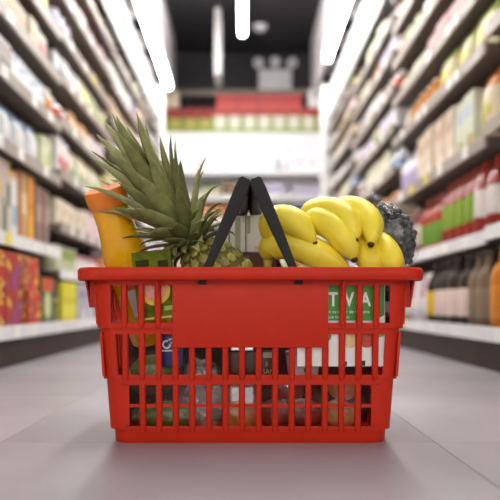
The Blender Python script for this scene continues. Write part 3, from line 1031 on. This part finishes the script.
def leaf_mesh(L, wd, bend, curl, m):
    v, f = [], []
    N = 9
    ang = 0.0
    p = Vector((0, 0, 0))
    pts = []
    for i in range(N + 1):
        s_ = i / N
        pts.append((p.copy(), ang))
        ang = bend * s_ + curl * s_ ** 3
        p = p + Vector((math.sin(ang), 0, math.cos(ang))) * (L / N)
    for i, (q, a) in enumerate(pts):
        s_ = i / N
        wv = wd * (0.8 + 0.55 * s_ - 0.25 * s_ * s_) * (1 - s_ ** 2.6) ** 0.8 + 0.0003
        nrm = Vector((math.cos(a), 0, -math.sin(a)))
        dep = wv * 0.45
        v += [q + Vector((0, -wv, 0)) - nrm * dep * 0.9, q + Vector((0, -wv * .5, 0)) - nrm * dep * 0.3, q,
              q + Vector((0, wv * .5, 0)) - nrm * dep * 0.3, q + Vector((0, wv, 0)) - nrm * dep * 0.9]
        v += [x + nrm * (0.0011 * (1 - 0.6 * s_)) for x in (v[-5], v[-4], v[-3], v[-2], v[-1])]
    for i in range(N):
        a = i * 10
        for k in range(4):
            f += [(a + k, a + k + 1, a + 10 + k + 1, a + 10 + k), (a + 5 + k, a + 15 + k, a + 15 + k + 1, a + 5 + k + 1)]
        f += [(a, a + 10, a + 15, a + 5), (a + 4, a + 9, a + 19, a + 14)]
    f += [(0, 5, 6, 1), (1, 6, 7, 2), (2, 7, 8, 3), (3, 8, 9, 4)]
    a = N * 10
    f += [(a, a + 1, a + 6, a + 5), (a + 1, a + 2, a + 7, a + 6), (a + 2, a + 3, a + 8, a + 7), (a + 3, a + 4, a + 9, a + 8)]
    return mesh('leaf', v, f, m, smooth='all')


NL = 74
for i in range(NL):
    s_ = i / (NL - 1)                      # 0 outer, lower leaves; 1 heart
    az = i * 2.39996 + rl.uniform(-0.12, 0.12)
    tilt = math.radians(98 - 94 * s_ ** 0.62) + rl.uniform(-0.06, 0.06)
    L = 0.050 + 0.105 * min(1, s_ * 1.35) ** 1.1
    L *= rl.uniform(0.98, 1.22) * (0.84 + 0.12 * s_)
    wd = 0.0098 + 0.0030 * math.sin(PI * min(1, s_ * 1.1))
    bend = rl.uniform(-0.35, 0.05) if s_ > 0.3 else rl.uniform(-0.5, 0.1)
    curl = rl.uniform(0.1, 0.55) if s_ > 0.3 else rl.uniform(0.9, 1.7)
    lf = link('leaf', leaf_mesh(L, wd, bend, curl, M_LEAF[i % 4]), pine)
    CR = Matrix.Translation((0, 0, RZ)) @ Matrix.Rotation(-0.07, 4, 'Y') @ Matrix.Translation((0, 0, -RZ))
    rad = 0.014 * (1 - s_ * 0.85)
    Rm = Matrix.Rotation(az, 4, 'Z') @ Matrix.Rotation(tilt, 4, 'Y')
    lf.rotation_euler = (CR.to_3x3() @ Rm.to_3x3()).to_euler()
    lf.location = CR @ Vector((rad * math.cos(az), rad * math.sin(az), RZ - 0.004 + 0.045 * s_))
for i in range(26):
    az = i * 2.39996 + 0.7
    tilt = math.radians(rl.uniform(62, 112))
    L = rl.uniform(0.042, 0.07)
    lf = link('leaf', leaf_mesh(L, rl.uniform(0.0075, 0.0095), rl.uniform(-0.9, -0.3), rl.uniform(0.8, 1.9), M_LEAF[(i * 3) % 4]), pine)
    Rm = Matrix.Rotation(az, 4, 'Z') @ Matrix.Rotation(tilt, 4, 'Y')
    lf.rotation_euler = (CR.to_3x3() @ Rm.to_3x3()).to_euler()
    lf.location = CR @ Vector((0.013 * math.cos(az), 0.013 * math.sin(az), RZ - 0.002 + 0.024 * rl.random()))
link('crown_core', lathe_mesh('crown_core', [(0.018, RZ - 0.006), (0.016, RZ + 0.012), (0.006, RZ + 0.045), (0.001, RZ + 0.05)], 12, M_LEAF[3]), pine)
tag(pine, 'pineapple with a tall green leafy crown leaning left in the basket', 'pineapple')

# white printed cartons behind the handles
M_CW = mat('carton_white', '#e9e8ec', rough=0.35, var=0.04)
M_CG = mat('carton_grey_green', '#a7ab98', rough=0.4, var=0.15)
M_CB = mat('carton_pale_blue', '#c9d4ea', rough=0.4)
M_BRN = mat('brown_card', '#5c2a1a', rough=0.5, var=0.15)


def carton(px0, px1, py0, py1, Y, d, label, rz=0.0, m=M_CW, stripes=(), z0=None):
    a, b_ = P(px0, py1, Y), P(px1, py0, Y)
    zb = a.z if z0 is None else z0
    t = empty('food_carton', ((a.x + b_.x) / 2, Y + d / 2, zb), (0, 0, rz))
    hw = (b_.x - a.x) / 2
    box('body', -hw, hw, -d / 2, d / 2, 0, b_.z - zb, m, t, bevel=0.0012)
    for (u0, u1, v0, v1, mm) in stripes:
        hh = b_.z - zb
        box('printed_stripe', -hw + 2 * hw * u0, -hw + 2 * hw * u1, -d / 2 - 0.0006, -d / 2 - 0.0001, hh * v0, hh * v1, mm, t)
    tag(t, label, 'carton')
    return t


base_brown = carton(214, 276, 252.5, 300, 1.128, 0.07, 'dark brown carton under the white cartons between pineapple and bananas', m=M_BRN)
carton(222, 243.5, 216, 252, 1.130, 0.05, 'white carton with grey-green stripe behind the left handle', 0.0, stripes=((0.30, 0.36, 0.02, 0.98, mat('carton_dark_line', '#5c5f58', rough=0.5)), (0.6, 0.86, 0.02, 0.98, M_CG)))
carton(244, 275, 215, 252, 1.130, 0.05, 'plain white carton between the handles next to the bananas', 0.0, stripes=((0.04, 0.08, 0.02, 0.98, MATS['carton_dark_line']), (0.1, 0.2, 0.5, 0.98, M_CG), (0.35, 0.5, 0.06, 0.16, mat('carton_pink', '#d9b8c4', rough=0.5)), (0.6, 0.64, 0.1, 0.85, mat('carton_pale', '#cfcdd6', rough=0.5))))
carton(200, 221, 223, 262, 1.150, 0.04, 'pale blue and white carton behind the pineapple', 0.0, stripes=((0.0, 1.0, 0.72, 0.95, M_CB),))
carton(289, 304, 205, 252, 1.118, 0.05, 'blue packet peeking out behind the bananas', 0.0, m=mat('packet_blue', '#3d57b8', rough=0.4))

# bananas
M_BAN = mat('banana_yellow', '#f0dc3e', rough=0.42, var=0.10, scale=25, sss=0.08, bump=0.05, bscale=120)
M_BTIP = mat('banana_tip', '#3c2c18', rough=0.7)
M_BSTEM = mat('banana_stem', '#b9b04a', rough=0.55, var=0.15)
bun = empty('banana_bunch', P(325, 250, 1.0))
org = bun.location.copy()
BAN = [
    ((303, 226, 1.05), (312, 203, 1.03), (352, 206, 1.00), (355, 240, 0.972), 13.0),      # top
    ((328, 218, 1.055), (350, 199, 1.04), (378, 212, 1.00), (371, 244, 0.972), 12.3),       # behind right
    ((270, 240, 1.00), (266, 212, 0.99), (293, 210, 0.985), (314, 243, 0.975), 12.5),       # left
    ((303, 224, 1.02), (322, 214, 1.0), (344, 230, 0.985), (354, 259, 0.97), 12.8),         # middle
    ((268, 258, 1.015), (266, 234, 1.0), (308, 246, 0.99), (348, 270, 0.98), 13.5),       # lower left
    ((350, 241, 1.03), (362, 244, 1.01), (372, 255, 0.995), (374, 278, 0.985), 13.0),         # right
    ((372, 241, 1.04), (382, 243, 1.01), (395, 255, 0.99), (391, 279, 0.985), 12.0),       # far right
]
for a, b_, c_, d_, rp in BAN:
    A, B_, C_, D_ = [P(*q) - org for q in (a, b_, c_, d_)]
    N = 18
    pts, rad = [], []
    for i in range(N + 1):
        s_ = i / N
        pts.append(A * (1 - s_) ** 3 + B_ * 3 * s_ * (1 - s_) ** 2 + C_ * 3 * s_ * s_ * (1 - s_) + D_ * s_ ** 3)
        k = min(1, (s_ / 0.22)) ** 0.7 * 0.62 + 0.38
        k *= 1 if s_ < 0.72 else max(0.22, math.cos((s_ - 0.72) / 0.28 * 1.32))
        rad.append(rp * 1.09 / 700 * k)
    bo = link('banana', tube_mesh('banana', pts, rad, 15, M_BAN, flat=0.035), bun)
    e = pts[-1] - pts[-2]
    e.normalize()
    link('tip', tube_mesh('tip', [pts[-1] - e * 0.0012, pts[-1] + e * 0.002, pts[-1] + e * 0.0045], [rad[-1] * 1.02, rad[-1] * 1.02, rad[-1] * 0.7], 10, M_BTIP), bo)
    e = (pts[0] - pts[1]).normalized()
    link('stalk', tube_mesh('stalk', [pts[0] - e * 0.002, pts[0] + e * 0.012, pts[0] + e * 0.022], [rad[0] * 1.0, rad[0] * 0.7, rad[0] * 0.65], 8, M_BSTEM), bo)
tag(bun, 'bunch of yellow bananas heaped on the right of the basket', 'banana bunch')

# dark berries in a clear bag, leaning over the right rim
M_BERRY = mat('berry_dark', '#2c2932', rough=0.3, var=0.2, scale=2, rnd=0.3)
bc = P(390, 235, 1.068)
Rb = Matrix.Rotation(math.radians(-28), 3, 'Y')
ber_me = blob_mesh('berry', 1, 1, 1, M_BERRY, sub=2, shape=lambda p, d: p * (1 - 0.12 * max(0, d.z - 0.75) * 4))
br = random.Random(3)
pts = []
tries = 0
while len(pts) < 230 and tries < 60000:
    tries += 1
    u = Vector((br.gauss(0, 1), br.gauss(0, 1), br.gauss(0, 1))).normalized()
    if u.y > 0.35:
        continue
    k = br.uniform(0.35, 1.0)
    p = Rb @ Vector((u.x * 0.035 * k, u.y * 0.030 * k, u.z * 0.050 * k))
    if all((p - q).length > 0.0090 for q in pts) and (bc + p).z > 0.2475:
        pts.append(p)
for p in pts:
    o = link('berry', ber_me, None, bc + p, (br.uniform(0, 6), br.uniform(0, 6), br.uniform(0, 6)))
    k = br.uniform(0.0052, 0.0060)
    o.scale = (k, k, k)
    tag(o, 'round dark berry inside the clear bag behind the bananas', 'berry', 'dark berries in the clear bag')


def bagshape(p, d):
    q = Vector((p.x, p.y, p.z))
    if d.z > 0.35:                                # gathered top
        k = (d.z - 0.35) / 0.65
        q.x = q.x * (1 - 0.1 * k) - 0.016 * k
        q.y *= 1 - 0.75 * k
        q.z += 0.026 * k
    return q + Vector((noise.noise(d * 6), noise.noise(d * 6 + Vector((5, 1, 2))), noise.noise(d * 7 + Vector((1, 7, 3))))) * 0.004


bag = link('berry_bag', blob_mesh('berry_bag', 0.0425, 0.0375, 0.057, M_FILM3, sub=4, amp=0.05, freq=5, seed=2, shape=bagshape), None, bc + Vector((0, 0, 0.0)), (0, math.radians(-28), 0))
tag(bag, 'clear plastic bag of dark berries leaning over the right rim', 'bag')

# white and green yoghurt box behind the right grille
yo = empty('yoghurt_box', P(341, 366.5, 0.953))
M_YG = mat('yoghurt_green', '#3f9426', rough=0.4, var=0.08)
YW = 0.060
box('sleeve', -YW, YW, 0.0, 0.045, 0.0, 0.115, mat('yoghurt_white', '#ecebe8', rough=0.4, var=0.03), yo, bevel=0.001)
box('green_panel', -YW + 0.001, 0.045, -0.0006, -0.0001, 0.0625, 0.1145, M_YG, yo)
v = [(0.0451, -0.0006, 0.114), (YW - 0.001, -0.0006, 0.114), (YW - 0.001, -0.0006, 0.07), (0.0451, -0.0006, 0.0625),
     (0.0451, -0.0001, 0.114), (YW - 0.001, -0.0001, 0.114), (YW - 0.001, -0.0001, 0.07), (0.0451, -0.0001, 0.0625)]
link('dark_green_panel', mesh('dark_green_panel', v, [(0, 1, 2, 3), (7, 6, 5, 4), (0, 4, 5, 1), (1, 5, 6, 2), (2, 6, 7, 3), (3, 7, 4, 0)], mat('yoghurt_dark_green', '#2f7a22', rough=0.4)), yo)
M_TXT = mat('white_print', '#f4f4f0', rough=0.5, var=0.0)
text_part('lettering', 'ACTIVIA', 0.0262, M_TXT, yo, (-0.0045, -0.0009, 0.0905), squeeze=0.77, bold=0.0007, spacing=1.22)
text_part('small_print', 'con su sabor de siempre', 0.0062, M_TXT, yo, (0.008, -0.0009, 0.0745))
text_part('small_print', 'a que te gusta', 0.0062, M_TXT, yo, (-0.006, -0.0009, 0.0675))
for (x, z, r, cn, c) in ((-0.022, 0.042, 0.009, 'fruit_leaf_green', '#5e9a34'), (0.012, 0.037, 0.012, 'fruit_apricot', '#dcc08a'), (0.035, 0.038, 0.0125, 'fruit_strawberry', '#b8402c'), (0.053, 0.046, 0.006, 'fruit_lime', '#9aa840')):
    disc('printed_fruit', r, x, -0.0001, z, mat(cn, c, rough=0.5, var=0.2, scale=120), yo, n_=14)
box('dark_notch', -0.001, 0.008, -0.0006, -0.0001, 0.001, 0.007, mat('notch_dark', '#2a1714', rough=0.6), yo)
box('dark_notch', 0.026, 0.033, -0.0006, -0.0001, 0.001, 0.008, MATS['notch_dark'], yo)
tag(yo, 'green and white yoghurt box behind the right grille of the basket', 'box')

# small dark and red bottle neck beside it
t = empty('sauce_bottle', (0.2085, 1.0, 0.160))
link('body', lathe_mesh('body', [(0.0075, 0), (0.0085, 0.002), (0.0085, 0.040), (0.007, 0.046), (0.006, 0.048)], 16, mat('sauce_dark', '#2c1a18', rough=0.2)), t)
link('label', lathe_mesh('label', [(0.0086, 0.020), (0.0088, 0.021), (0.0088, 0.034), (0.0085, 0.035)], 16, mat('sauce_label', '#d8d2cc', rough=0.4)), t)
link('red_band', lathe_mesh('red_band', [(0.0086, 0.013), (0.0088, 0.0135), (0.0088, 0.0195), (0.0086, 0.0199)], 16, mat('sauce_red', '#b02030', rough=0.4)), t)
link('cap', lathe_mesh('cap', [(0.0068, 0.0482), (0.0068, 0.058), (0.006, 0.059)], 16, mat('sauce_cap', '#43392f', rough=0.4)), t)
tag(t, 'small dark bottle wedged beside the yoghurt box', 'bottle')

# blue packet with white logo, left
bp_ = empty('blue_packet', P(172, 367, 0.965), (0, 0.0, 0.0))
box('body', -0.0175, 0.016, 0.0, 0.022, 0.0, 0.052, mat('packet_navy', '#23296e', rough=0.35, var=0.06), bp_, bevel=0.003)
M_LOGO = mat('logo_white', '#e6e8f2', rough=0.4)
disc('logo', 0.0062, -0.0075, -0.0001, 0.031, M_LOGO, bp_, r2=0.0036, n_=14)
disc('logo', 0.0042, -0.0015, -0.0001, 0.0355, M_LOGO, bp_, r2=0.0022, n_=14)
box('logo_line', -0.015, 0.003, -0.0006, -0.0001, 0.0215, 0.0235, M_LOGO, bp_)
tag(bp_, 'dark blue packet with a white swirl logo in the basket', 'packet')

# brown packet with gold text, middle
bw = empty('brown_packet', P(251, 376.5, 0.968))
box('body', -0.034, 0.036, 0.0, 0.03, 0.0, 0.0345, mat('packet_choc', '#4a1f16', rough=0.4, var=0.2), bw, bevel=0.002)
box('top_label', 0.017, 0.0345, -0.0006, -0.0001, 0.026, 0.0335, mat('packet_label', '#b9a48c', rough=0.5), bw)
text_part('lettering', 'SAN', 0.0088, mat('gold_print', '#b99a6a', rough=0.4), bw, (0.0243, -0.0009, 0.0065))
text_part('lettering', 'S', 0.008, MATS['gold_print'], bw, (0.0215, -0.0009, 0.0175))
tag(bw, 'dark brown packet with gold lettering below the red label panel', 'packet')

# white tub with pink lid
tub = empty('white_tub', P(303, 377, 0.995))
link('body', lathe_mesh('body', [(0.019, 0), (0.021, 0.002), (0.0245, 0.03), (0.0245, 0.032)], 28, M_CW), tub)
link('lid', lathe_mesh('lid', [(0.0258, 0.0322), (0.026, 0.036), (0.024, 0.0375)], 28, mat('lid_pink', '#c9909c', rough=0.4)), tub)
disc('printed_mark', 0.005, 0.004, -0.0262, 0.012, mat('tub_mark', '#3c2a2a', rough=0.5), tub, n_=12)
tag(tub, 'white plastic tub with pink lid below the red label panel', 'tub')

# vegetables and fruit in clear bags on the bottom
M_CUC = mat('cucumber_green', '#6b8030', rough=0.4, var=0.4, scale=35)


def cucumber(x0, x1, y, z0, z1, r, label):
    A, B_ = Vector((x0, y, z0)), Vector((x1, y, z1))
    t = empty('cucumber', (A + B_) / 2)
    N = 14
    pts, rad = [], []
    for i in range(N + 1):
        s_ = i / N
        pts.append(A.lerp(B_, s_) - t.location + Vector((0, 0, 0.006 * math.sin(PI * s_))))
        rad.append(r * max(0.25, math.sin(PI * min(0.97, max(0.03, s_))) ** 0.35))
    link('body', tube_mesh('body', pts, rad, 16, M_CUC, flat=0.03), t)
    link('end_stub', tube_mesh('end_stub', [pts[0] + Vector((0.002, 0, 0)), pts[0] - Vector((0.006, 0, 0))], [r * 0.3, r * 0.2], 8, M_BSTEM), t)
    tag(t, label, 'cucumber')


cucumber(-0.155, -0.065, 1.018, 0.026, 0.026, 0.0185, 'green cucumber lying on the bottom left of the basket')
cucumber(-0.160, -0.098, 1.008, 0.092, 0.092, 0.020, 'olive green cucumber in clear film above the bottom one')


def clearbag(name, c, rx, ry, rz, label, m=M_FILM, seed=1, amp=0.1, rot=(0, 0, 0)):
    o = link(name, blob_mesh(name, rx, ry, rz, m, sub=4, amp=amp, freq=3.0, seed=seed), None, c, rot)
    tag(o, label, 'bag')
    return o


def fruit(name, c, r, m, label, cat, group=None, squash=0.92, stem=True):
    t = empty(name, (c[0], c[1], c[2]))
    sh = lambda p, d: Vector((p.x, p.y, p.z * squash - 0.22 * r * max(0, (abs(d.z) - 0.82)) / 0.18 * (1 if d.z > 0 else -0.6)))
    link('flesh', blob_mesh('flesh', r, r, r, m, sub=3, shape=sh), t, rot=(0.3, 0.2, 0))
    if stem:
        link('stem', lathe_mesh('stem', [(0.0011, r * 0.6), (0.0012, r * 0.95)], 6, M_BTIP), t, rot=(0.3, 0.2, 0))
    tag(t, label, cat, group)


M_PEACH = mat('peach_skin', '#e28a30', rough=0.55, var=0.3, scale=25)
M_APPLE = mat('apple_red', '#8d2f26', rough=0.35, var=0.35, scale=30)
M_ONION = mat('onion_skin', '#cf8a52', rough=0.45, var=0.25, scale=30)
clearbag('produce_bag', (-0.128, 1.008, 0.092), 0.044, 0.038, 0.032, 'clear plastic bag around the olive cucumber at the left', seed=4)
clearbag('produce_bag', (-0.098, 1.012, 0.034), 0.062, 0.034, 0.0265, 'clear plastic bag around the bottom left cucumber', seed=7)
cr = clearbag('crinkled_bag', (-0.057, 1.003, 0.060), 0.036, 0.026, 0.052, 'crinkled clear plastic bag at the bottom left of the middle', M_FILM2, 9, 0.16)
fruit('peach', (-0.004, 1.005, 0.031), 0.024, M_PEACH, 'orange-yellow peach at the bottom under the brown packet', 'peach')
clearbag('produce_bag', (-0.002, 1.005, 0.044), 0.031, 0.030, 0.036, 'clear plastic bag around the orange-yellow peach', M_FILM2, 12, 0.08)
for k, (x, y, z, r) in enumerate(((0.046, 1.003, 0.033, 0.024), (0.090, 1.004, 0.034, 0.024), (0.068, 1.03, 0.066, 0.022))):
    fruit('apple', (x, y, z), r, M_APPLE, ['dark red apple at the bottom, left of its pair', 'dark red apple at the bottom, right of its pair', 'dark red apple lying on top of the bottom pair'][k], 'apple')
clearbag('produce_bag', (0.068, 1.012, 0.044), 0.052, 0.037, 0.036, 'clear plastic bag around the dark red apples', seed=15, amp=0.06)
fruit('onion', (0.138, 1.003, 0.033), 0.024, M_ONION, 'pale brown onion on the bottom at the right', 'onion')
fruit('onion', (0.145, 1.02, 0.070), 0.021, M_ONION, 'pale brown onion lying on top of the bottom one', 'onion')
clearbag('produce_bag', (0.141, 1.008, 0.046), 0.034, 0.034, 0.042, 'clear plastic bag around the pale brown onions', seed=18, amp=0.06)
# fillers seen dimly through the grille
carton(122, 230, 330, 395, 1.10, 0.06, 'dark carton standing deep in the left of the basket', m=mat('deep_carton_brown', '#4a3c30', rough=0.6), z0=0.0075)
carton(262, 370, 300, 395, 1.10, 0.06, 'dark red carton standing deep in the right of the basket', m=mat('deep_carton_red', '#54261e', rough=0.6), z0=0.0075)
